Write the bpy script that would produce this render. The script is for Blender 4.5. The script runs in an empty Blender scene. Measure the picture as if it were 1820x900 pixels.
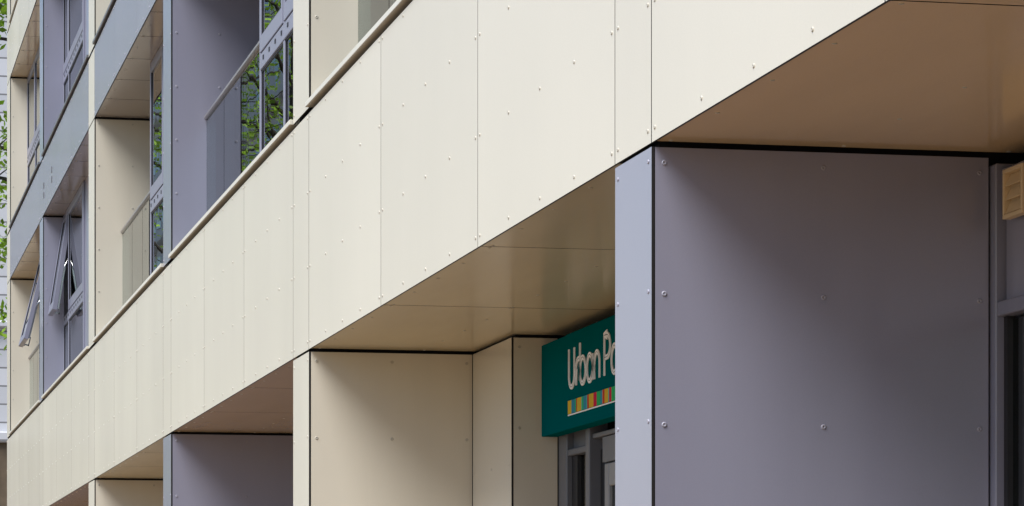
import bpy, math, random
from mathutils import Vector, Matrix
R = math.radians
random.seed(7)
# ------------------------------------------------------------------ camera, sky, sun, exposure
S = bpy.context.scene
COL = S.collection
F, PX0, HOR, XV = 5800.0, 910.0, 1146.0, -322.0     # focal length and vanishing point measured in the photograph
TH = math.atan((PX0 - XV) / F)                       # angle between the view and the facade
P = 2.75                                             # metres from the camera to the facade
CZ = 1.6
cd = bpy.data.cameras.new('camera'); cam = bpy.data.objects.new('camera', cd); COL.objects.link(cam)
cam.location = (-P, 0, CZ)
cam.rotation_euler = (math.pi / 2, 0, -TH)
cd.sensor_width = 36.0; cd.lens = F / 1820 * 36.0
cd.shift_y = (HOR - 450) / 1820.0
cd.clip_start = 0.1; cd.clip_end = 2000
S.camera = cam

SUN_DIR = Vector((-0.50, -0.29, 0.82)).normalized()  # towards the sun
W = bpy.data.worlds.new('World'); S.world = W; W.use_nodes = True
nt = W.node_tree; bg = nt.nodes['Background']
sky = nt.nodes.new('ShaderNodeTexSky'); sky.sky_type = 'NISHITA'; sky.sun_disc = False
sky.sun_elevation = math.asin(SUN_DIR.z)
sky.sun_rotation = math.atan2(SUN_DIR.x, SUN_DIR.y)
sky.air_density = 1.0; sky.dust_density = 2.0; sky.ozone_density = 1.0
hs = nt.nodes.new('ShaderNodeHueSaturation'); hs.inputs['Saturation'].default_value = 1.25
nt.links.new(sky.outputs[0], hs.inputs['Color']); nt.links.new(hs.outputs[0], bg.inputs[0])
bg.inputs[1].default_value = 0.085
sl = bpy.data.lights.new('sun', 'SUN'); sl.energy = 3.1; sl.angle = R(36); sl.color = (1.0, 0.99, 0.975)
so = bpy.data.objects.new('sun', sl); COL.objects.link(so); so.location = (-20, -10, 40)
so.rotation_euler = SUN_DIR.to_track_quat('Z', 'Y').to_euler()
S.view_settings.view_transform = 'Standard'; S.view_settings.look = 'None'
S.view_settings.exposure = 0.88; S.view_settings.gamma = 1.0
S.render.engine = 'CYCLES'
S.cycles.max_bounces = 10; S.cycles.diffuse_bounces = 5; S.cycles.glossy_bounces = 5; S.cycles.transparent_max_bounces = 24

# ------------------------------------------------------------------ measuring helpers
COS = math.cos(TH); SEC2 = 1 / COS ** 2; TAN = math.tan(TH)
def Y_at(px, X=0.0):
    q = P + X; return F * q * SEC2 / (px - XV) - q * TAN
def Z_k(k, X=0.0):                                   # height of a facade line with slope k
    return CZ + k * (P + X) / COS

# ------------------------------------------------------------------ mesh builder
class MB:
    def __init__(s): s.v = []; s.f = []; s.m = []; s.sm = []
    def quad(s, a, b, c, d, m=0):
        n = len(s.v); s.v += [a, b, c, d]; s.f.append((n, n+1, n+2, n+3)); s.m.append(m); s.sm.append(False)
    def sheet(s, x0, x1, y0, y1, z0, z1, axis, face=0, edge=2):
        # a cladding sheet: coloured faces, black core showing on its cut edges
        n = len(s.v)
        s.v += [(x0,y0,z0),(x1,y0,z0),(x1,y1,z0),(x0,y1,z0),(x0,y0,z1),(x1,y0,z1),(x1,y1,z1),(x0,y1,z1)]
        for f, ax in (((0,3,2,1),'z'),((4,5,6,7),'z'),((0,1,5,4),'y'),((1,2,6,5),'x'),((2,3,7,6),'y'),((3,0,4,7),'x')):
            s.f.append(tuple(n+i for i in f)); s.m.append(face if ax == axis else edge); s.sm.append(False)
    def box(s, x0, x1, y0, y1, z0, z1, m=0, bev=0.0):
        if x0 > x1: x0, x1 = x1, x0
        if y0 > y1: y0, y1 = y1, y0
        if z0 > z1: z0, z1 = z1, z0
        n = len(s.v)
        b = min(bev, (x1-x0)*.3, (y1-y0)*.3, (z1-z0)*.3)
        if b <= 0:
            s.v += [(x0,y0,z0),(x1,y0,z0),(x1,y1,z0),(x0,y1,z0),(x0,y0,z1),(x1,y0,z1),(x1,y1,z1),(x0,y1,z1)]
            for f in ((0,3,2,1),(4,5,6,7),(0,1,5,4),(1,2,6,5),(2,3,7,6),(3,0,4,7)):
                s.f.append(tuple(n+i for i in f)); s.m.append(m); s.sm.append(False)
            return
        # chamfered box: 24 vertices
        idx = {}
        for i, X in ((0, x0), (1, x1)):
            for j, Y in ((0, y0), (1, y1)):
                for k, Z in ((0, z0), (1, z1)):
                    dx = b if i == 0 else -b; dy = b if j == 0 else -b; dz = b if k == 0 else -b
                    for ax, p in (('x', (X, Y+dy, Z+dz)), ('y', (X+dx, Y, Z+dz)), ('z', (X+dx, Y+dy, Z))):
                        idx[(i,j,k,ax)] = len(s.v); s.v.append(p)
        def add(l, c):
            pts = [Vector(s.v[q]) for q in l]
            nn = (pts[1]-pts[0]).cross(pts[2]-pts[0])
            mid = sum(pts, Vector()) / len(pts)
            if nn.dot(mid - c) < 0: l = l[::-1]
            s.f.append(tuple(l)); s.m.append(m); s.sm.append(False)
        c = Vector(((x0+x1)/2, (y0+y1)/2, (z0+z1)/2))
        sq = ((0,0),(0,1),(1,1),(1,0))
        for i in (0,1):
            add([idx[(i,a,bb,'x')] for a,bb in sq], c)
            add([idx[(a,i,bb,'y')] for a,bb in sq], c)
            add([idx[(a,bb,i,'z')] for a,bb in sq], c)
        for i in (0,1):
            for j in (0,1):
                add([idx[(i,j,0,'x')], idx[(i,j,1,'x')], idx[(i,j,1,'y')], idx[(i,j,0,'y')]], c)
                add([idx[(i,0,j,'x')], idx[(i,1,j,'x')], idx[(i,1,j,'z')], idx[(i,0,j,'z')]], c)
                add([idx[(0,i,j,'y')], idx[(1,i,j,'y')], idx[(1,i,j,'z')], idx[(0,i,j,'z')]], c)
                for k in (0,1): add([idx[(i,j,k,'x')], idx[(i,j,k,'y')], idx[(i,j,k,'z')]], c)
    def rivet(s, p, ax, r=0.008, h=0.004, m=0, n=10):
        # ax: '-x' facade, '-y' reveal, '-z' soffit; a domed pan head
        e = {'-x': (Vector((0,1,0)), Vector((0,0,1)), Vector((-1,0,0))),
             '-y': (Vector((1,0,0)), Vector((0,0,1)), Vector((0,-1,0))),
             '-z': (Vector((1,0,0)), Vector((0,1,0)), Vector((0,0,-1)))}[ax]
        p = Vector(p); b = len(s.v); rings = ((1,0),(0.95,.5),(.72,.95),(.48,.95),(.34,.35))
        for rr, hh in rings:
            for i in range(n):
                t = 2*math.pi*i/n
                s.v.append(tuple(p + e[0]*(r*rr*math.cos(t)) + e[1]*(r*rr*math.sin(t)) + e[2]*(h*hh)))
        for k in range(len(rings)-1):
            for i in range(n):
                j = (i+1) % n
                s.f.append((b+k*n+i, b+k*n+j, b+(k+1)*n+j, b+(k+1)*n+i)); s.m.append(m); s.sm.append(True)
        s.f.append(tuple(b+(len(rings)-1)*n+i for i in range(n))); s.m.append(m); s.sm.append(True)
    def tube(s, pts, rad, n=8, m=0):
        pts = [Vector(p) for p in pts]; b = len(s.v)
        for i, p in enumerate(pts):
            d = (pts[min(i+1, len(pts)-1)] - pts[max(i-1, 0)]).normalized()
            u = d.orthogonal().normalized() if i == 0 else (u - d*u.dot(d)).normalized()
            w = d.cross(u); r = rad[i] if hasattr(rad, '__len__') else rad
            for k in range(n):
                t = 2*math.pi*k/n; s.v.append(tuple(p + (u*math.cos(t) + w*math.sin(t))*r))
        for i in range(len(pts)-1):
            for k in range(n):
                j = (k+1) % n
                s.f.append((b+i*n+k, b+i*n+j, b+(i+1)*n+j, b+(i+1)*n+k)); s.m.append(m); s.sm.append(True)
        s.f.append(tuple(b+k for k in range(n))[::-1]); s.m.append(m); s.sm.append(False)
        e = b+(len(pts)-1)*n
        s.f.append(tuple(e+k for k in range(n))); s.m.append(m); s.sm.append(False)
    def build(s, name, mats, parent=None, label=None, kind=None):
        me = bpy.data.meshes.new(name); me.from_pydata(s.v, [], s.f)
        if not isinstance(mats, (list, tuple)): mats = [mats]
        for q in mats: me.materials.append(q)
        me.polygons.foreach_set('material_index', s.m)
        me.polygons.foreach_set('use_smooth', s.sm); me.update()
        o = bpy.data.objects.new(name, me); COL.objects.link(o)
        if parent: o.parent = parent
        if label: o['label'] = label
        if kind: o['kind'] = kind
        return o

def thing(name, label, cat, loc=(0,0,0), group=None):
    o = bpy.data.objects.new(name, None); COL.objects.link(o); o.location = loc
    o.empty_display_size = .3
    o['label'] = label; o['category'] = cat
    if group: o['group'] = group
    return o
def boxp(name, mat, parent, *a, label=None, bev=0.0, kind=None):
    m = MB(); m.box(*a, bev=bev); return m.build(name, mat, parent, label, kind)

# ------------------------------------------------------------------ materials
def base_mat(name, color, rough=.5, spec=.5, metal=0.0):
    m = bpy.data.materials.new(name); m.use_nodes = True
    b = m.node_tree.nodes['Principled BSDF']
    b.inputs['Base Color'].default_value = (*color, 1); b.inputs['Roughness'].default_value = rough
    b.inputs['Specular IOR Level'].default_value = spec; b.inputs['Metallic'].default_value = metal
    return m
def nodes(m): return m.node_tree.nodes, m.node_tree.links, m.node_tree.nodes['Principled BSDF']
def cladding(name, color, rough, coat=0.0, metal=0.0, bump=.05):
    m = base_mat(name, color, rough, .5, metal); n, l, b = nodes(m)
    tc = n.new('ShaderNodeTexCoord')
    # faint weather streaks that run down the sheets
    mp = n.new('ShaderNodeMapping'); mp.inputs['Scale'].default_value = (4, .7, .22)
    ns = n.new('ShaderNodeTexNoise'); ns.inputs['Scale'].default_value = 1.0; ns.inputs['Detail'].default_value = 6
    l.new(tc.outputs['Object'], mp.inputs[0]); l.new(mp.outputs[0], ns.inputs['Vector'])
    n2 = n.new('ShaderNodeTexNoise'); n2.inputs['Scale'].default_value = .9; n2.inputs['Detail'].default_value = 4
    m2 = n.new('ShaderNodeMapping'); m2.inputs['Scale'].default_value = (1, .16, .6); l.new(tc.outputs['Object'], m2.inputs[0]); l.new(m2.outputs[0], n2.inputs['Vector'])
    fine = n.new('ShaderNodeTexNoise'); fine.inputs['Scale'].default_value = 260; fine.inputs['Detail'].default_value = 3
    m3 = n.new('ShaderNodeMapping'); m3.inputs['Scale'].default_value = (1, .2, 1); l.new(tc.outputs['Object'], m3.inputs[0]); l.new(m3.outputs[0], fine.inputs['Vector'])
    mul = n.new('ShaderNodeMath'); mul.operation = 'MULTIPLY'; l.new(ns.outputs[0], mul.inputs[0]); l.new(n2.outputs[0], mul.inputs[1])
    cr = n.new('ShaderNodeMapRange'); cr.inputs[1].default_value = .12; cr.inputs[2].default_value = .42
    cr.inputs[3].default_value = .94; cr.inputs[4].default_value = 1.02
    l.new(mul.outputs[0], cr.inputs[0])
    ad = n.new('ShaderNodeMath'); ad.operation = 'MULTIPLY_ADD'; ad.inputs[1].default_value = .08
    l.new(fine.outputs[0], ad.inputs[0]); l.new(cr.outputs[0], ad.inputs[2])
    sb = n.new('ShaderNodeMath'); sb.operation = 'SUBTRACT'; sb.inputs[1].default_value = .04; l.new(ad.outputs[0], sb.inputs[0])
    vm = n.new('ShaderNodeVectorMath'); vm.operation = 'SCALE'; vm.inputs[0].default_value = color
    oi = n.new('ShaderNodeObjectInfo'); om = n.new('ShaderNodeMapRange'); om.inputs[3].default_value = .965; om.inputs[4].default_value = 1.03
    l.new(oi.outputs['Random'], om.inputs[0]); o2 = n.new('ShaderNodeMath'); o2.operation = 'MULTIPLY'
    l.new(om.outputs[0], o2.inputs[0]); l.new(sb.outputs[0], o2.inputs[1]); sb = o2
    l.new(sb.outputs[0], vm.inputs['Scale']); l.new(vm.outputs[0], b.inputs['Base Color'])
    rr = n.new('ShaderNodeMapRange'); rr.inputs[3].default_value = rough*.92; rr.inputs[4].default_value = rough*1.1
    l.new(ns.outputs[0], rr.inputs[0]); l.new(rr.outputs[0], b.inputs['Roughness'])
    bp = n.new('ShaderNodeBump'); bp.inputs['Strength'].default_value = bump; bp.inputs['Distance'].default_value = .02
    l.new(n2.outputs[0], bp.inputs['Height']); l.new(bp.outputs[0], b.inputs['Normal'])
    if coat: b.inputs['Coat Weight'].default_value = coat; b.inputs['Coat Roughness'].default_value = .12
    return m
CREAM = (.635, .594, .495); GREY = (.298, .30, .385)
M = {}
M['cream'] = cladding('cream_cladding', CREAM, .25, bump=.004)
M['grey'] = cladding('lavender_grey_cladding', GREY, .30, coat=.6, metal=.2, bump=.004)
M['blue_grey'] = cladding('silver_grey_cladding', (.265, .255, .30), .2, bump=.004)
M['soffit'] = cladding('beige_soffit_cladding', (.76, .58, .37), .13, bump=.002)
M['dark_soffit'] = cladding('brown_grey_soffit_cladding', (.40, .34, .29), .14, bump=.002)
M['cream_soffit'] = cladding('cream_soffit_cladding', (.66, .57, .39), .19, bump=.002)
M['cream_rivet'] = base_mat('painted_rivet', (.44, .42, .36), .35, .5)
M['grey_rivet'] = base_mat('grey_painted_rivet', (.30, .30, .36), .4, .5)
M['edge'] = base_mat('black_sheet_core', (.014, .013, .013), .6, .3)
M['dark'] = base_mat('black_membrane', (.012, .012, .013), .8, .2)
M['coping'] = cladding('beige_metal_coping', (.62, .60, .52), .35)
M['dark_coping'] = cladding('dark_metal_coping', (.12, .125, .14), .3)
M['frame'] = cladding('lavender_window_frame', (.205, .21, .275), .32, bump=.01)
M['shop_frame'] = base_mat('grey_shop_frame', (.13, .14, .165), .35, .4)
M['frame_dark'] = base_mat('dark_gasket', (.015, .015, .018), .5, .4)
M['rail'] = base_mat('handrail_metal', (.36, .34, .33), .32, .5, .7)
M['chrome'] = base_mat('stay_metal', (.7, .7, .7), .2, .5, 1.0)
M['room'] = base_mat('room_plaster', (.28, .27, .26), .9, .1)
M['blind'] = base_mat('pale_blind', (.42, .42, .38), .8, .2)
M['roof'] = base_mat('roof_felt', (.06, .06, .065), .9)
M['vent'] = base_mat('beige_plastic', (.64, .50, .31), .45, .4)
M['white'] = base_mat('white_acrylic', (.93, .95, 1.0), .35, .5)
M['letter_line'] = base_mat('grey_inline', (.25, .27, .30), .3)
def glass(name, tint, ior=1.52, wave=.0):
    m = bpy.data.materials.new(name); m.use_nodes = True; n = m.node_tree.nodes; l = m.node_tree.links; n.clear()
    out = n.new('ShaderNodeOutputMaterial'); mx = n.new('ShaderNodeMixShader'); fr = n.new('ShaderNodeFresnel'); fr.inputs[0].default_value = ior
    tr = n.new('ShaderNodeBsdfTransparent'); tr.inputs[0].default_value = (*tint, 1)
    gl = n.new('ShaderNodeBsdfGlossy'); gl.inputs['Roughness'].default_value = 0.0; gl.inputs[0].default_value = (.95, .97, .97, 1)
    l.new(fr.outputs[0], mx.inputs[0]); l.new(tr.outputs[0], mx.inputs[1]); l.new(gl.outputs[0], mx.inputs[2]); l.new(mx.outputs[0], out.inputs[0])
    if wave:
        tc = n.new('ShaderNodeTexCoord'); ns = n.new('ShaderNodeTexNoise'); ns.inputs['Scale'].default_value = 1.6; ns.inputs['Detail'].default_value = 1
        bp = n.new('ShaderNodeBump'); bp.inputs['Strength'].default_value = 1; bp.inputs['Distance'].default_value = wave
        l.new(tc.outputs['Object'], ns.inputs['Vector']); l.new(ns.outputs[0], bp.inputs['Height']); l.new(bp.outputs[0], gl.inputs['Normal'])
    return m
M['glass'] = glass('window_glass', (.55, .62, .60), 1.6, .0006)
M['bal_glass'] = glass('balustrade_glass', (.36, .46, .45), 1.65, .0006)
def leaf_mat(name, c):
    m = bpy.data.materials.new(name); m.use_nodes = True; n, l, b = nodes(m)
    b.inputs['Roughness'].default_value = .5; b.inputs['Specular IOR Level'].default_value = .3
    g = n.new('ShaderNodeNewGeometry'); mr = n.new('ShaderNodeMapRange'); mr.inputs[3].default_value = .45; mr.inputs[4].default_value = 1.35
    vm = n.new('ShaderNodeVectorMath'); vm.operation = 'SCALE'; vm.inputs[0].default_value = c
    l.new(g.outputs['Random Per Island'], mr.inputs[0]); l.new(mr.outputs[0], vm.inputs['Scale']); l.new(vm.outputs[0], b.inputs['Base Color'])
    t = n.new('ShaderNodeBsdfTranslucent'); l.new(vm.outputs[0], t.inputs[0])
    mx = n.new('ShaderNodeMixShader'); mx.inputs[0].default_value = .35
    l.new(b.outputs[0], mx.inputs[1]); l.new(t.outputs[0], mx.inputs[2]); l.new(mx.outputs[0], n['Material Output'].inputs[0])
    return m
M['leaf'] = leaf_mat('spring_leaf', (.25, .42, .035))
M['bark'] = base_mat('bark', (.05, .042, .035), .9)
def noisy(name, c0, c1, scale, rough=.85, detail=5):
    m = base_mat(name, c0, rough, .3); n, l, b = nodes(m)
    tc = n.new('ShaderNodeTexCoord'); ns = n.new('ShaderNodeTexNoise'); ns.inputs['Scale'].default_value = scale; ns.inputs['Detail'].default_value = detail
    cr = n.new('ShaderNodeValToRGB'); cr.color_ramp.elements[0].color = (*c0, 1); cr.color_ramp.elements[1].color = (*c1, 1)
    cr.color_ramp.elements[0].position = .3; cr.color_ramp.elements[1].position = .7
    l.new(tc.outputs['Object'], ns.inputs['Vector']); l.new(ns.outputs[0], cr.inputs[0]); l.new(cr.outputs[0], b.inputs['Base Color'])
    return m
def brickmat(name, c1, c2, mortar, scale, bw, bh, rough=.85, ms=.012):
    m = base_mat(name, c1, rough, .3); n, l, b = nodes(m)
    tc = n.new('ShaderNodeTexCoord'); br = n.new('ShaderNodeTexBrick')
    br.inputs['Color1'].default_value = (*c1, 1); br.inputs['Color2'].default_value = (*c2, 1); br.inputs['Mortar'].default_value = (*mortar, 1)
    br.inputs['Scale'].default_value = scale; br.inputs['Brick Width'].default_value = bw; br.inputs['Row Height'].default_value = bh; br.inputs['Mortar Size'].default_value = ms
    l.new(tc.outputs['Object'], br.inputs['Vector']); l.new(br.outputs[0], b.inputs['Base Color'])
    return m, n, l, br, tc
M['paving'] = brickmat('tan_block_paving', (.34, .215, .105), (.29, .18, .085), (.12, .10, .08), 1, .2, .1)[0]
M['asphalt'] = noisy('asphalt', (.04, .04, .042), (.06, .06, .062), 40)
M['kerb'] = noisy('kerb_stone', (.30, .29, .27), (.38, .37, .35), 20)
M['earth'] = noisy('town_ground', (.16, .15, .13), (.22, .20, .17), .3)
M['line'] = noisy('road_paint', (.7, .7, .68), (.8, .8, .78), 30, .6)
M['pale_wall'] = noisy('pale_render', (.62, .62, .60), (.72, .72, .70), 1.2)
M['brown_stone'] = noisy('brown_stone', (.10, .075, .05), (.16, .12, .08), 4)
mm = brickmat('pale_stone_blocks', (.60, .61, .64), (.50, .51, .54), (.20, .20, .21), 1, 1.1, .42, ms=.02)
sep = mm[1].new('ShaderNodeSeparateXYZ'); cmb = mm[1].new('ShaderNodeCombineXYZ')
mm[2].new(mm[4].outputs['Object'], sep.inputs[0]); mm[2].new(sep.outputs[0], cmb.inputs[0]); mm[2].new(sep.outputs[2], cmb.inputs[1]); mm[2].new(cmb.outputs[0], mm[3].inputs['Vector'])
M['stone'] = mm[0]
M['far_glass'] = base_mat('far_window_glass', (.05, .07, .08), .1, .8)

# ------------------------------------------------------------------ the ground
boxp('ground', M['earth'], None, -400, 400, -200, 600, -.30, -.16, kind='structure')
boxp('road', M['asphalt'], None, -11.0, -4.6, -60, 260, -.156, -.14, kind='structure')
boxp('pavement', M['paving'], None, -4.4, 1.0, -60, 120, -.156, 0.0, kind='structure')
boxp('far_pavement', M['paving'], None, -13.9, -11.2, -60, 260, -.156, 0.0, kind='structure')
boxp('kerb', M['kerb'], None, -4.58, -4.404, -60, 260, -.156, -.004, kind='structure', bev=.02)
boxp('far_kerb', M['kerb'], None, -11.19, -11.01, -60, 260, -.156, -.004, kind='structure', bev=.02)
m = MB()
for i in range(40): m.box(-7.86, -7.76, -40+i*6, -38+i*6, -.139, -.136)
m.build('road_marking', M['line'], None, kind='structure')

# ------------------------------------------------------------------ the clad apartment building
B = thing('apartment_building', 'cream and lavender-grey clad apartment building with riveted panels, deep openings and glass balustrades', 'building')
KA, KB, KC, KD, KE, KF = .603, 1.092, 1.913, 2.172, 2.967, 3.245
ZA, ZB, ZC, ZD, ZE, ZF = [Z_k(k) for k in (KA, KB, KC, KD, KE, KF)]
ZG = ZF + (ZE - ZD); ZTOP = ZG + 1.0
XB = .25                                             # front of the window frames
XG = .29                                             # glass plane
XR = 1.45                                            # back of the balconies
XS = 1.22                                            # shopfront plane
pn = [1158, 549, 304, 168, 76.5, 18]; pf = [1093, 521, 290, 157.5, 70.5, 12.5]
pil = [(Y_at(a), Y_at(b)) for a, b in zip(pn, pf)]   # (near edge, far edge)
bay = 7.40
w0 = pil[0][1] - pil[0][0]
pil = [(pil[0][0] - 2*(bay+w0), pil[0][0] - 2*bay - w0), (pil[0][0] - bay - w0, pil[0][0] - bay)] + pil
shade = ['grey', 'cream', 'grey', 'cream', 'grey', 'cream', 'grey', 'cream']
YEND = pil[-1][1]
T = .010; G = .012
lab = {'cream': 'cream', 'grey': 'lavender grey', 'blue_grey': 'silver grey', 'soffit': 'beige', 'cream_soffit': 'cream', 'dark_soffit': 'brown grey'}

def rivm(c): return M['cream_rivet'] if c in ('cream', 'soffit') else M['grey_rivet']
def fac_panel(name, y0, y1, z0, z1, c, cols, rows, rv=True):
    if name.startswith('fascia'): z1 -= .022
    m = MB(); m.sheet(0, T, y0, y1, z0, z1, 'x')
    if rv:
        e = .042
        for i in range(cols):
            y = (y0+y1)/2 if cols == 1 else y0 + e + (y1-y0-2*e)*i/(cols-1)
            for z in rows: m.rivet((0, y, z), '-x', m=1)
    return m.build(name, [M[c], rivm(c), M['edge']], B, lab[c] + ' ' + name.replace('_', ' '))
def rows_of(z0, z1, pitch=.44):
    n = max(2, round((z1-z0-.09)/pitch)+1)
    return [z0 + .045 + (z1-z0-.09)*i/(n-1) for i in range(n)]

storeys = [(0.02, ZA, 0), (ZB, ZC, 1), (ZD, ZE, 2), (ZF, ZG, 3)]
bands = [(ZA, ZB, 'cream', 1), (ZC, ZD, 'blue_grey', 2), (ZE, ZF, 'cream', 3), (ZG, ZTOP, 'blue_grey', 4)]

# cores (black membrane behind the joints)
core = MB()
for i, (a, b) in enumerate(pil):
    for (z0, z1, lv) in storeys: core.box(.035, XR+.3, a+.03, b-.03, z0-.02 if lv else 0, z1+.03)
for (z0, z1, c, lv) in bands: core.box(.03, XR+.35, pil[0][0]+.01, YEND-.02, z0+.035, z1-.035)
core.build('backing_wall', M['dark'], B)
boxp('rear_wall', M['room'], B, 3.4, 10, pil[0][0], YEND-.02, 0, ZTOP-.05)
boxp('roof', M['roof'], B, .0, 10.05, pil[0][0]-.01, YEND+.005, ZTOP+.002, ZTOP+.08)
# gable end sheets facing away
for (z0, z1) in ((0, ZB-.006), (ZB+.006, ZD-.006), (ZD+.006, ZF-.006), (ZF+.006, ZTOP)):
    boxp('end_panel', M['cream'], B, .014, 10, YEND-.015, YEND, z0, z1)

# fascia bands
for (z0, z1, c, lv) in bands:
    rws = rows_of(z0, z1)
    for i, (a, b) in enumerate(pil):
        cc = c
        if c == 'blue_grey' and shade[i] == 'cream': cc = 'cream'
        fac_panel('fascia_strip', a+.006, b-.004, z0, z1, cc, 2, rws)
    for i in range(len(pil)-1):
        y0 = pil[i][1]; y1 = pil[i+1][0]; w = (y1-y0)/3
        for k in range(3):
            fac_panel('fascia_panel', y0+w*k+.004, y0+w*(k+1)-.004, z0, z1, c, 5, rws)
        if lv < 4:
            # coping over the band, one length for each opening
            m = MB(); m.box(-.022, .16, y0+.004, y1+.0, z1+.012, z1+.042, bev=.002)
            
            m.build('coping', M['coping'] if c == 'cream' else M['dark_coping'], B, 'beige metal coping' if c == 'cream' else 'dark grey metal coping')
            boxp('balcony_floor', M['roof'], B, .165, XR+.02, y0+.0, y1-.0, z1-.03, z1+.012)
# drip slots in the silver band (two dark weep vents)
m = MB()
for px in (78, 92):
    y = Y_at(px); 
    for dz in (.10, .22): m.box(-.006, .0, y-.03, y+.03, ZC+dz+.1, ZC+dz+.17)
m.build('weep_vent', M['dark_coping'], B)

# pillar faces
for i, (a, b) in enumerate(pil):
    for (z0, z1, lv) in storeys:
        if lv == 0:
            fac_panel('pillar_panel', a, b-.004, .03, z1-.014, shade[i], 2, rows_of(z1-.014-4*.44-.09, z1-.014))
        else:
            fac_panel('pillar_panel', a, b-.004, z0+.012, z1-.014, shade[i], 2, rows_of(z0+.012, z1-.014))

# reveals (the near face of each pillar) and soffits
def reveal(y, x0, x1, z0, z1, c, rows, cols=3):
    m = MB(); m.sheet(x0, x1, y, y+T, z0, z1, 'y')
    e = .032
    for i in range(cols):
        x = x0 + e + (x1-x0-2*e)*i/(cols-1)
        for z in rows: m.rivet((x, y, z), '-y', m=1, r=.0095, h=.0036)
    return m.build('reveal_panel', [M[c], rivm(c), M['edge']], B, lab[c] + ' reveal panel')
def soffit(y0, y1, z, c, n, x1, x0=.012):
    w = (y1-y0)/n
    for k in range(n):
        a = y0+w*k+.006; b = y0+w*(k+1)-.006
        m = MB(); m.sheet(x0, x1, a, b, z+.004, z+.004+T, 'z')
        for yy in ([a+.03, (a+b)/2, b-.03] if n > 3 else [a+.03, a+(b-a)*.25, (a+b)/2, a+(b-a)*.75, b-.03]):
            for xx in (x0+.045, (x0+x1)/2, x1-.06): m.rivet((xx, yy, z+.004), '-z', m=1, r=.008, h=.003)
        m.build('soffit_panel', [M[c], M['cream_rivet'], M['edge']], B)
for i in range(1, len(pil)):
    a = pil[i][0]
    for (z0, z1, lv) in storeys:
        if lv == 0:
            ztop = z1 - .015
            rws = [ztop-.052-.4425*k for k in range(8) if ztop-.052-.4425*k > .05]
            if i == 3:
                reveal(a, .0125, .955, .03, ztop, shade[i], rws)
            else:
                reveal(a, .0125, XS-.02, .03, ztop, shade[i], rws)
        else:
            reveal(a, .0125, XR, z0+.06, z1-.018, shade[i], rows_of(z0+.06, z1-.018, .46), 5)
    # the face looking away (far side of the nearer pillar)
    b = pil[i-1][1]
    for (z0, z1, lv) in storeys:
        boxp('reveal_panel', M[shade[i-1]], B, .024, XR if lv else XS-.02, b-.004-T, b-.004, max(z0, .0)+.06, z1-.02)
for i in range(len(pil)-1):
    y0, y1 = pil[i][1]-.003, pil[i+1][0]
    for (z0, z1, lv) in storeys:
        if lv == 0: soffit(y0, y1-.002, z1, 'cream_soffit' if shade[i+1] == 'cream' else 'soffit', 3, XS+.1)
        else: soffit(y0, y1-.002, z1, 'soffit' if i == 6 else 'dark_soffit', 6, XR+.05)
        if lv: boxp('back_wall', M[shade[i+1]], B, XR+.01, XR+.05, y0, y1, z0+.014, z1+.003)

# stepped pier inside the second shop opening
YP = Y_at(909, .957)
a3 = pil[3][0]
ztop = ZA - .015
rws = [ztop-.052-.4425*k for k in range(7)]
m = MB(); m.sheet(.957, .957+T, YP-.001, a3-.012, .03, ztop, 'x')
for z in rws[1:]:
    for y in (YP+.06, (YP+a3)/2, a3-.05): m.rivet((.957, y, z-.2), '-x', m=1, r=.007, h=.003)
m.build('pier_panel', [M['cream'], M['cream_rivet'], M['edge']], B, 'cream pier panel facing the street')
reveal(YP, .969, XS-.005, .03, ztop, 'cream', rws, 2)
boxp('backing_wall', M['dark'], B, .985, 3.3, YP+.02, a3+.1, 0, ZA+.03)

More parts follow.
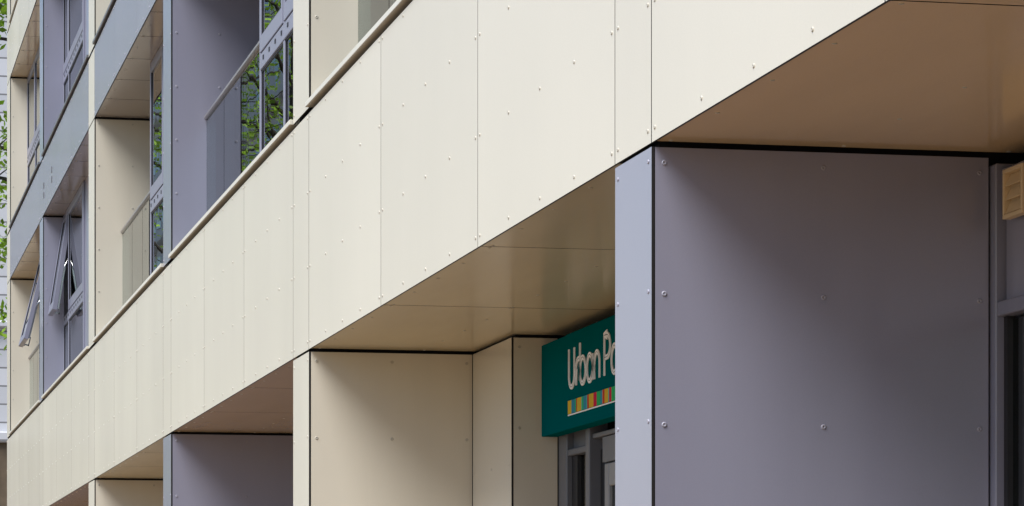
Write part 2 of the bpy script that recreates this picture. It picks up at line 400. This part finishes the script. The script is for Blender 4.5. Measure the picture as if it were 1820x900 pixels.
# ------------------------------------------------------------------ balustrades and windows
def balustrade(y0, y1, zf, zr, n=3):
    o = boxp('balustrade', M['rail'], B, XG-.028, XG+.030, y0+.004, y1-.004, zr-.038, zr, bev=.010, label='glass balustrade with metal handrail')
    w = (y1-y0)/n
    for k in range(n):
        m = MB(); m.box(XG-.006, XG+.006, y0+w*k+.009, y0+w*(k+1)-.009, zf+.014, zr-.039); m.build('glass_pane', M['bal_glass'], o)
def window(y0, y1, splits, z0, z1, zt, openings=()):
    """y0 near end, y1 far end; splits: y of the mullions; zt: transom underside."""
    fw = .055; x0, x1 = XB, XB+.075
    tz0, tz1 = zt, zt+.11
    m = MB()
    m.box(x0, x1, y0, y0+fw, z0, z1, bev=.004); m.box(x0, x1, y1-fw, y1, z0, z1, bev=.004)
    m.box(x0+.001, x1, y0+fw, y1-fw, z0, z0+.06, bev=.004); m.box(x0+.001, x1, y0+fw, y1-fw, z1-.05, z1, bev=.004)
    m.box(x0-.002, x1, y0+fw, y1-fw, tz0, tz1, bev=.004)
    for s_ in splits:
        m.box(x0+.001, x1, s_-fw/2, s_+fw/2, z0+.06, tz0, bev=.004); m.box(x0+.001, x1, s_-fw/2, s_+fw/2, tz1, z1-.05, bev=.004)
    y = y0+.17
    while y < y1-.12:                                 # drainage slots in the transom
        m.box(x0-.006, x0-.001, y-.022, y+.022, tz0+.05, tz0+.078, m=1); y += .30
    o = m.build('window', [M['frame'], M['frame_dark']], B, 'lavender grey framed window')
    ed = [y0+fw] + sorted(splits) + [y1-fw]
    for k in range(len(ed)-1):
        a = ed[k] + (fw/2 if k else 0); b = ed[k+1] - (fw/2 if k < len(ed)-2 else 0)
        # fixed light below
        g = MB()
        for q in ((a, a+.006), (b-.006, b)): g.box(x0+.010, x0+.03, q[0], q[1], z0+.06, tz0)
        g.box(x0+.010, x0+.03, a+.006, b-.006, z0+.06, z0+.066); g.box(x0+.010, x0+.03, a+.006, b-.006, tz0-.012, tz0)
        g.build('gasket', M['frame_dark'], o)
        m = MB(); m.box(XB+.016, XB+.022, a+.006, b-.006, z0+.066, tz0-.006); m.build('pane', M['glass'], o)
        # opening light above, hinged on its top edge
        ang = dict(openings).get(k, 0)
        sa, sb, sz0, sz1 = a+.006, b-.006, tz1+.008, z1-.056
        r_, rb = .05, .115
        sm_ = MB(); xx0, xx1 = -.012, .05
        sm_.box(xx0, xx1, sa, sa+r_, sz0-sz1, 0, bev=.004); sm_.box(xx0, xx1, sb-r_, sb, sz0-sz1, 0, bev=.004)
        sm_.box(xx0+.001, xx1, sa+r_, sb-r_, sz0-sz1, sz0-sz1+rb, bev=.004); sm_.box(xx0+.001, xx1, sa+r_, sb-r_, -r_, 0, bev=.004)
        for q in ((sa+r_, sa+r_+.01), (sb-r_-.01, sb-r_)): sm_.box(-.004, .045, q[0], q[1], sz0-sz1+rb, -r_, m=1)
        sm_.box(-.004, .045, sa+r_+.01, sb-r_-.01, sz0-sz1+rb, sz0-sz1+rb+.01, m=1)
        if ang:
            for q in (sb-.03, sa+.03): sm_.box(xx1, xx1+.02, q-.012, q+.012, sz0-sz1+.02, sz0-sz1+.6, m=2)
            sm_.box(xx1, xx1+.075, sb-.09, sb-.06, sz0-sz1+.03, sz0-sz1+.05, m=2); sm_.box(xx1+.06, xx1+.075, sb-.09, sb-.06, sz0-sz1+.03, sz0-sz1+.16, m=2)
        so_ = sm_.build('sash', [M['frame'], M['frame_dark'], M['chrome']], o, 'sash swung open' if ang else None)
        pm = MB(); pm.box(.002, .008, sa+r_+.01, sb-r_-.01, sz0-sz1+rb+.01, -r_); po = pm.build('pane', M['glass'], o)
        for ob in (so_, po):
            ob.location = (x0+.006, 0, sz1); ob.rotation_euler = (0, R(ang), 0)
        if ang:                                       # stays from the frame to the sash
            L = sz1-sz0
            for yy in (sa+.01, sb-.01):
                pa = Vector((x0+.03, yy, sz1-L*.42)); pb = Vector((x0+.006-math.sin(R(ang))*L*.72, yy, sz1-math.cos(R(ang))*L*.72))
                st = MB(); st.tube([pa, pb], .008, 6); st.build('stay', M['chrome'], o)
    # blinds hanging in the room behind
    if len(splits) > 0:
        bl = MB(); bl.box(XG+.14, XG+.15, y0+.1, y0+(y1-y0)*.5, z1-.75, z1-.05); bl.build('blind', M['blind'], o)
    return o
def side_wall(y, z0, z1, c):                          # closes the room beside a balcony
    boxp('side_wall', M[c], B, XB+.08, XR, y-.02, y, z0+.014, z1+.002)

trans = lambda lvz: lvz + (Z_k(1.300, XB) - ZB)       # transom and rail height above the sill line
rail_h = Z_k(1.362, XG) - ZB
for lv, (z0, z1) in ((1, (ZB, ZC)), (2, (ZD, ZE)), (3, (ZF, ZG))):
    zt = trans(z0); zw0 = z0+.016; zw1 = z1+.002
    for i in range(len(pil)-1):
        ya, yb = pil[i][1]+.0, pil[i+1][0]-.002        # near, far
        kind = {(1,5): 'CW', (2,5): 'CW', (2,6): 'DW', (3,6): 'DB', (3,5): 'CW'}.get((lv, i), 'WB')
        if (lv, i) == (1, 3): ys = Y_at(461, XB)
        elif (lv, i) == (1, 4): ys = Y_at(266.5, XB)
        elif (lv, i) == (1, 6): ys = Y_at(69.5, XB)
        else: ys = yb - 3.15
        if kind in ('WB', 'DB'):                      # window near, balcony far
            n = 3; sp = [ya + (ys-ya)*k/n for k in (1, 2)]
            if (lv, i) == (1, 3): sp = [ya + .9, Y_at(504, XB)-.0]
            op = ((2, 13.5),) if (lv, i) == (1, 6) else ()
            window(ya, ys, sp, zw0, zw1, zt, op)
            side_wall(ys, z0, z1, shade[i]); balustrade(ys, yb, z0, z0+rail_h)
        elif kind == 'CW':                            # window far, balcony near
            ye = Y_at(148, XB) if i == 5 else yb-3.2
            sp = [Y_at(121.5, XB)]
            op = {1: ((1, 9),)}.get(lv, ())
            window(ye, yb, sp, zw0, zw1, zt, op)
            boxp('infill_panel', M['grey'], B, XB+.02, XB+.04, ye-.62, ye-.004, z0+.014, z1+.002)
            side_wall(ye-.62, z0, z1, 'grey'); balustrade(ya, ye-.63, z0, z0+rail_h)
        else:
            sp = [Y_at(62, XB)]; ye = yb-3.3
            window(ye, yb, sp, zw0, zw1, zt, ())
            side_wall(ye, z0, z1, 'grey'); balustrade(ya, ye-.01, z0, z0+rail_h)

# ------------------------------------------------------------------ shopfronts
def shopfront(i, yf):
    ya, yb = pil[i][1], yf
    m = MB(); x0, x1 = XS, XS+.08; fw = .07; ztr = Z_k(.2815, XS)
    zt_ = ZA - .035
    posts = [yb-fw]
    y = yb-1.25
    while y > ya+.5: posts.append(y); y -= 1.2
    posts.append(ya)
    for p in posts: m.box(x0, x1, p, p+fw, .0, zt_, bev=.004)
    posts = sorted(posts)
    o_mid = []
    for k in range(len(posts)-1):
        a, b = posts[k]+fw, posts[k+1]
        m.box(x0+.004, x1, a, b, .0, .12, bev=.004); m.box(x0+.004, x1, a, b, ztr, ztr+.05, bev=.004); m.box(x0+.004, x1, a, b, zt_-.10, zt_, bev=.004)
        o_mid.append((a, b))
    o = m.build('shopfront', M['frame'], B, 'lavender grey framed shopfront glazing')
    for k, (a, b) in enumerate(o_mid):
        g = MB(); g.box(x0+.04, x0+.046, a, b, .12, ztr); g.build('pane', M['glass'], o)
        g = MB(); g.box(x0+.03, x0+.046, a, b, ztr+.05, zt_-.10); g.build('head_panel', M['grey'], o)
    return o
# first opening (right edge of the picture): transom heights measured there
def front_right():
    i = 1; ya, yb = pil[1][1], pil[2][0]
    zt_ = ZA-.04; m = MB(); x0 = XS-.012; x1 = XS+.09; fw = .075
    y2 = Y_at(1762, XS); 
    ztr0 = CZ + (1146-563)/(1776-XV)*(P+XS)/COS; ztr1 = CZ + (1146-537)/(1776-XV)*(P+XS)/COS
    posts = [y2-fw]
    y = y2-fw-1.35
    while y > ya+.6: posts.append(y); y -= 1.35
    posts.append(ya)
    for p in posts: m.box(x0, x1, p, p+fw, 0, zt_, bev=.004)
    posts = sorted(posts); pans = []
    for k in range(len(posts)-1):
        a, b = posts[k]+fw, posts[k+1]
        m.box(x0+.02, x1, a, b, 0, .12, bev=.004); m.box(x0+.004, x1, a, b, ztr0, ztr1, bev=.004); m.box(x0+.02, x1, a, b, zt_-.085, zt_-.02, bev=.004)
        pans.append((a, b))
    m.box(x0+.02, x1, y2, yb-.003, 0, zt_)
    o = m.build('shopfront', M['frame'], B, 'lavender grey framed shopfront glazing in the nearest opening')
    for a, b in pans:
        g = MB(); g.box(x0+.050, x0+.056, a+.012, b-.035, .12, ztr0-.01); g.build('pane', M['glass'], o)
        g = MB(); g.box(x0+.046, x0+.06, a, b, 0.1, ztr0+.002, m=0); 
        g2 = MB(); g2.box(x0+.030, x0+.058, b-.034, b, .12, ztr0); g2.build('gasket', M['frame_dark'], o)
        g = MB(); g.box(x0+.034, x0+.05, a, b-.014, ztr1, zt_-.085); g.build('head_panel', M['grey'], o)
        g2 = MB(); g2.box(x0+.040, x0+.058, b-.013, b, ztr1, zt_-.085); g2.build('gasket', M['frame_dark'], o)
    return x0
xf = front_right()
for i in (0, 3, 4, 5, 6): shopfront(i, pil[i+1][0]-.003)

# shop door wall of the second opening, with a side light, a mullion and a recessed door
ya, yb = pil[2][1], YP
zt_ = ZA-.04
m = MB(); x0, x1 = XS, XS+.09
yl = [Y_at(1007, XS), Y_at(1051, XS)]
m.box(x0, x1, yl[0]-.0, YP-.003, 0, zt_, bev=.005)
m.box(x0-.012, x1, yl[1], yl[1]+.085, 0, zt_, bev=.005)
zh = Z_k(.252, XS)+.0
m.box(x0+.006, x1, yl[1]+.085, yl[0], zh, zh+.035, bev=.004)
m.box(x0+.006, x1, ya+.1, yl[1], zh+.06, zh+.085, bev=.004)
m.box(x0+.004, x1, yl[1]+.085, yl[0], 0, .15, bev=.004)
m.box(x0, x1, ya, ya+.08, 0, zt_, bev=.005)
m.box(x0+.01, x1, ya+.08, yl[1], zt_-.2, zt_, bev=.005)
o = m.build('shopfront', M['shop_frame'], B, 'grey framed shop entrance under the green sign')
yd_ = Y_at(1071, XS+.02)+.02
g = MB(); g.box(x0+.05, x0+.056, yl[1]+.13, yl[0]-.13, .15, zh); g.build('pane', M['glass'], o)
g = MB(); g.box(x0+.03, x0+.07, yl[0]-.13, yl[0], .15, zh); g.box(x0+.03, x0+.07, yl[1]+.085, yl[1]+.13, .15, zh); g.box(x0+.05, x0+.09, yd_-.0, yl[1], .15, zh); g.build('gasket', M['frame_dark'], o)  # last box is a black fill painting the shade of the door recess
g = MB(); g.box(x0+.04, x0+.05, yl[1]+.085, yl[0], zh+.035, zt_-.0); g.build('head_panel', M['shop_frame'], o)
g = MB(); g.box(x0+.12, x0+.13, yl[1]+.0, yl[0]+.2, 0.1, zh+.0); g.build('blind', M['blind'], o)
yd = Y_at(1071, XS+.02)
dr = MB(); dr.box(x0+.03, x0+.08, yd-.09, yd, .02, zh-.08, bev=.006); dr.box(x0+.03, x0+.08, yd-1.0, yd-.91, .02, zh-.08, bev=.006)
dr.box(x0+.032, x0+.078, yd-.91, yd-.09, .02, .25, bev=.006); dr.box(x0+.032, x0+.078, yd-.91, yd-.09, zh-.2, zh-.08, bev=.006)
dr.tube([(x0+.03, yd-.11, .9), (x0-.03, yd-.11, .95), (x0-.03, yd-.11, 1.9), (x0+.03, yd-.11, 1.95)], .014, 10)
M['door'] = base_mat('grey_door_metal', (.24, .25, .275), .35, .5)
do = dr.build('door', M['door'], B, 'grey metal shop door with glass')
g = MB(); g.box(x0+.05, x0+.056, yd-.91, yd-.09, .25, zh-.2); g.build('pane', M['glass'], do)
g = MB(); g.box(x0+.02, x0+.10, yd-1.05, yd+.0, zh-.075, zh+.055); g.build('door_closer', M['shop_frame'], do)

# ------------------------------------------------------------------ the green shop sign
GREEN = (.0, .098, .108)
M['sign'] = base_mat('teal_sign_panel', GREEN, .6, .0)
XF = 1.112
SG = thing('shop_sign', 'teal green shop sign with white lettering and striped colour bar above the shop door', 'sign', (XF, YP, 2.73))
def sgb(name, mb, mats, label=None):
    o = mb.build(name, mats, SG, label); o.matrix_parent_inverse = Matrix.Translation((-XF, -YP, -2.73)); return o
YS0 = Y_at(961.5, XF); YS1 = pil[2][1]+.15; YC = Y_at(1006, XF)
ZS0, ZS1 = 2.735, ZA-.058
m = MB(); m.box(XF, XS-.016, YS1, YC-.0015, ZS0, ZS1, bev=.003); sgb('sign_board', m, M['sign'])
m = MB(); m.box(XF+.003, XS-.016, YC+.0015, YS0, ZS0+.0005, ZS1-.003, bev=.003); sgb('end_board', m, M['sign'])
CAP = .202; BASE = 2.950
def ribbon(mb, pts, w, x0, x1, m=0):
    pts = [Vector((p[0], p[1])) for p in pts]; L = []; Rr = []
    for i, p in enumerate(pts):
        d0 = (p - pts[i-1]).normalized() if i else None
        d1 = (pts[i+1] - p).normalized() if i < len(pts)-1 else None
        d = ((d0 or d1) + (d1 or d0)).normalized(); nrm = Vector((-d.y, d.x))
        k = 1.0 / max(.5, nrm.dot(Vector((-(d1 or d0).y, (d1 or d0).x))))
        L.append(p + nrm*w*k); Rr.append(p - nrm*w*k)
    n = len(mb.v)
    for p, q in zip(L, Rr):
        for (a, xx) in ((p, x0), (q, x0), (q, x1), (p, x1)): mb.v.append((xx, -a.x, a.y))
    for i in range(len(pts)-1):
        a = n+4*i; b = a+4
        for f in ((a, a+1, b+1, b), (a+1, a+2, b+2, b+1), (a+2, a+3, b+3, b+2), (a+3, a, b, b+3)):
            mb.f.append(f); mb.m.append(m); mb.sm.append(False)
    mb.f.append((n, n+3, n+2, n+1)); mb.m.append(m); mb.sm.append(False)
    e = n+4*(len(pts)-1); mb.f.append((e, e+1, e+2, e+3)); mb.m.append(m); mb.sm.append(False)
def arc(cx, cy, rx, ry, a0, a1, n=14): return [(cx+rx*math.cos(R(a0+(a1-a0)*i/n)), cy+ry*math.sin(R(a0+(a1-a0)*i/n))) for i in range(n+1)]
XH = .135
LET = [  # (glyph strokes in metres, advance)
 ([[(0, CAP)] + arc(.062, .062, .062, .062, 180, 360) + [(.124, CAP)]], .165),                         # U
 ([[(0, 0), (0, XH*.62)] + arc(.060, XH*.62, .060, XH*.38, 180, 75)], .088),                            # r
 ([[(0, CAP+.012), (0, .02)], arc(.062, XH/2, .062, XH/2, 0, 360, 26)], .158),                           # b
 ([[(.124, XH), (.124, 0)], arc(.062, XH/2, .062, XH/2, 0, 360, 26)], .165),                            # a
 ([[(0, 0), (0, XH-.05)] + arc(.055, XH-.055, .055, .055, 180, 0) + [(.11, 0)]], .215),                 # n
 ([[(0, 0), (0, CAP), (.06, CAP)] + arc(.06, CAP-.056, .062, .056, 90, -90) + [(0, CAP-.112)]], .150),   # P
 ([[(.124, XH), (.124, 0)], arc(.062, XH/2, .062, XH/2, 0, 360, 26)], .16),                             # a
]
tx = -Y_at(1012.5, XF)
for strokes, adv in LET:
    m = MB()
    for s_ in strokes:
        pts = [(tx+x, BASE+z) for x, z in s_]
        ribbon(m, pts, .0130, XF-.006, XF-.001, 0)
        ribbon(m, pts, .0020, XF-.0068, XF-.006, 1)
    sgb('letter', m, [M['white'], M['letter_line']]); tx += adv
cols = {'y': (.62, .42, .03), 'b': (.03, .25, .36), 'g': (.02, .42, .13), 'r': (.50, .03, .02), 'c': (.55, .01, .06), 'o': (.6, .2, .03), 't': (.05, .45, .40)}
for k_, c_ in cols.items(): M['bar_'+k_] = base_mat('bar_colour_'+k_, c_, .6, .05)
seq = [('y',38),('b',38),('g',12),('r',9),('y',44),('t',9),('g',12),('b',30),('t',9),('r',17),('y',46),('c',32),('g',36),('b',20),('o',6),('r',15),('y',36),('t',8),('c',22),('g',40),('b',26),('y',30),('r',14),('b',30)]
m = MB(); yy = Y_at(1010.5, XF); sc = .0022; keys = list(cols)
for c_, w_ in seq:
    w_ *= sc
    m.box(XF-.004, XF-.001, yy-w_, yy, 2.812, 2.882, m=keys.index(c_)); yy -= w_
yend = yy
sgb('stripe_bar', m, [M['bar_'+k_] for k_ in keys], 'bar of yellow, blue, green and red stripes')
m = MB(); m.box(XF-.004, XF-.001, yend, Y_at(1010.5, XF), 2.803, 2.8095); sgb('underline', m, M['white'])

# ------------------------------------------------------------------ air vent on the first opening
VX = xf+.020
yv1 = Y_at(1782.5, VX-.03); yv0 = yv1-.185
zv = CZ + (1146-303)/(1782.5-XV)*(P+VX-.03)/COS; zv0 = zv-.168
V = thing('air_vent', 'small beige louvred vent cover with three slats on the grey panel at the right', 'vent', (VX, yv0, zv0))
m = MB(); fw = .014
for b_ in ((yv0, yv1, zv0, zv0+fw), (yv0, yv1, zv-fw, zv), (yv0, yv0+fw*1.1, zv0+fw, zv-fw), (yv1-fw, yv1, zv0+fw, zv-fw)): m.box(VX-.032, VX-.002, *b_, bev=.0015)
m.box(VX-.006, VX-.002, yv0+fw, yv1-fw, zv0+fw, zv-fw)
o = m.build('frame', M['vent'], V); o.matrix_parent_inverse = Matrix.Translation((-VX, -yv0, -zv0))
hh = (zv-zv0-2*fw)/3
for k in range(3):
    za = zv0+fw+hh*k; m = MB(); a_, b_ = yv0+fw*1.1+.001, yv1-fw-.001
    # slat leans out towards its lower edge
    pts = [(VX-.028, za+.004), (VX-.008, za+hh-.002), (VX-.005, za+hh-.002), (VX-.025, za+.002)]
    n = len(m.v)
    for (x_, z_) in pts: m.v.append((x_, a_, z_))
    for (x_, z_) in pts: m.v.append((x_, b_, z_))
    for f in ((0,1,2,3),(7,6,5,4),(0,4,5,1),(1,5,6,2),(2,6,7,3),(3,7,4,0)): m.f.append(f); m.m.append(0); m.sm.append(False)
    o = m.build('slat', M['vent'], V); o.matrix_parent_inverse = Matrix.Translation((-VX, -yv0, -zv0))

# ------------------------------------------------------------------ background: stone building, opposite terrace, trees
SB = thing('stone_building', 'pale grey stone block building with brown base behind the tree at the left edge', 'building', (0, 76, 0))
m = MB(); m.box(-2, 14, 0, 12, 6.4, 26); m.build('wall', M['stone'], SB)
m = MB(); m.box(-2.1, 14, -.1, 12, 0, 6.25); m.build('base', M['brown_stone'], SB)
m = MB(); m.box(-2.2, 14, -.22, 0, 6.25, 6.5, bev=.03); m.box(-2.2, 14, -.18, 0, 8.9, 9.05, bev=.03); m.box(-2.2, 14, -.18, 0, 16.6, 16.9, bev=.03); m.build('ledge', M['stone'], SB)
for k in range(4):
    for z in (10.2, 13.4, 17.8, 21.0):
        m = MB(); m.box(2.2+k*3, 3.5+k*3, -.02, .1, z, z+1.9); w_ = m.build('window', M['far_glass'], SB)

def terrace(y0, y1, h, label, band, mat):
    T_ = thing('street_building', label, 'building', (-14, y0, 0), 'buildings across the street')
    L = y1-y0
    m = MB(); m.box(-12, 0, 0, L, 0, h); m.build('wall', mat, T_)
    m = MB(); z = 3.6
    while z < h: m.box(0, .35, 0, L, z, z+band, bev=.02); z += 3.1
    m.build('ledge', M['pale_wall'], T_)
    z = 4.6; 
    while z < h-2:
        m = MB(); y = 1.2
        while y < L-2: m.box(.001, .03, y, y+1.5, z, z+1.6); y += 2.7
        m.build('window_row', M['far_glass'], T_); z += 3.1
    return T_
terrace(104, 134, 31, 'nearer pale rendered building with banded floors across the street', .7, M['pale_wall'])
terrace(135, 180, 34, 'tall pale rendered block with banded floors across the street', .5, M['pale_wall'])
terrace(181, 260, 26, 'farthest grey stone block with banded floors across the street', .4, M['stone'])

NB = thing('added_shade_building', 'brown building mass added out of view to keep sky light off the reveals', 'building', (-1.2, -9, 0))  # unseen block added behind the camera to darken the reveals
m = MB(); m.box(0, 14, -12, 0, 0, 17); m.build('wall', M['brown_stone'], NB)
m = MB(); m.box(-.15, 14.15, -12.15, .15, 17.001, 17.4, bev=.03); m.build('cornice', M['stone'], NB)
for z in (1.0, 4.6, 8.0, 11.4):
    for x in (2, 5.5, 9): m = MB(); m.box(x, x+1.2, -.05, .03, z, z+1.9); m.build('window', M['far_glass'], NB)
    for y in (-10, -6.5, -3): m = MB(); m.box(-.03, .05, y, y+1.2, z, z+1.9); m.build('window', M['far_glass'], NB)

def make_tree(seed, h, crown_r, crown_h, leaves, ls=1.0):
    rnd = random.Random(seed)
    t = bpy.data.objects.new('street_tree', None); COL.objects.link(t)
    m = MB(); tips = []
    trunk = [(0,0,0)]; x = y = 0
    for k in range(1, 8):
        x += rnd.uniform(-.15, .15); y += rnd.uniform(-.15, .15); trunk.append((x, y, h*.92*k/7))
    m.tube(trunk, [.24*(1-.85*i/7)+.02 for i in range(8)], 9)
    z0 = h-crown_h
    for k in range(34):
        f = (k+.5)/34; zz = z0*.8 + (h*.9-z0*.8)*f
        i = min(6, int(zz/(h*.92)*7)); a = rnd.uniform(0, 2*math.pi)
        b0 = Vector(trunk[i]).lerp(Vector(trunk[i+1]), zz/(h*.92)*7-i)
        rr = crown_r*math.sqrt(max(.08, 1-((zz-z0)/crown_h*2-.9)**2))*rnd.uniform(.7, 1.1)
        e = b0 + Vector((math.cos(a)*rr, math.sin(a)*rr, rr*rnd.uniform(.25, .7)))
        c1 = b0.lerp(e, .5) + Vector((rnd.uniform(-.2,.2), rnd.uniform(-.2,.2), rnd.uniform(.0,.3)))
        m.tube([b0, c1, e], [.06, .035, .01], 5); tips += [c1.lerp(e, q) for q in (.2, .55, .9, 1.0)]
        for s_ in range(5):
            st = c1.lerp(e, rnd.random()); en = st + Vector((rnd.uniform(-1,1), rnd.uniform(-1,1), rnd.uniform(-.5,.8)))
            m.tube([st, en], [.014, .004], 4); tips += [st.lerp(en, .6), en, en]
    m.build('trunk', M['bark'], t)
    lf = MB()
    for k in range(leaves):
        c = rnd.choice(tips) + Vector((rnd.gauss(0, .22), rnd.gauss(0, .22), rnd.gauss(0, .18)))
        n_ = Vector((rnd.uniform(-1,1), rnd.uniform(-1,1), rnd.uniform(.1,1.2))).normalized()
        u = n_.orthogonal().normalized(); u.rotate(Matrix.Rotation(rnd.uniform(0, 6.28), 3, n_)); w_ = n_.cross(u)
        s_ = rnd.uniform(.05, .10)*ls
        lf.quad(tuple(c-u*s_), tuple(c+w_*s_*.55), tuple(c+u*s_), tuple(c-w_*s_*.55))
    lf.build('crown', M['leaf'], t)
    return t
def place(t, x, y, s, rz, label, group=None):
    t.location = (x, y, 0); t.scale = (s, s, s); t.rotation_euler = (0, 0, rz); t['label'] = label; t['category'] = 'tree'
    if group: t['group'] = group
def copy_tree(t):
    r = t.copy(); COL.objects.link(r)
    for ch in list(t.children):
        c = ch.copy(); COL.objects.link(c); c.parent = r
    return r
t0 = make_tree(3, 19, 3.0, 10.4, 13000)
place(t0, 1.9, 60, 1.0, 0, 'bright green leafy tree against the pale stone building at the left edge')
t1 = make_tree(11, 16.5, 2.8, 12.5, 9000, .7)
for k, (x, y, s) in enumerate([(-5.6, 62, 1.0), (-5.7, 80, 1.1), (-12.3, 98, 1.05)]):
    place(t1 if k == 0 else copy_tree(t1), x, y, s, k*1.3+.4, 'spring green street tree mirrored in the window glass', 'trees along the street')
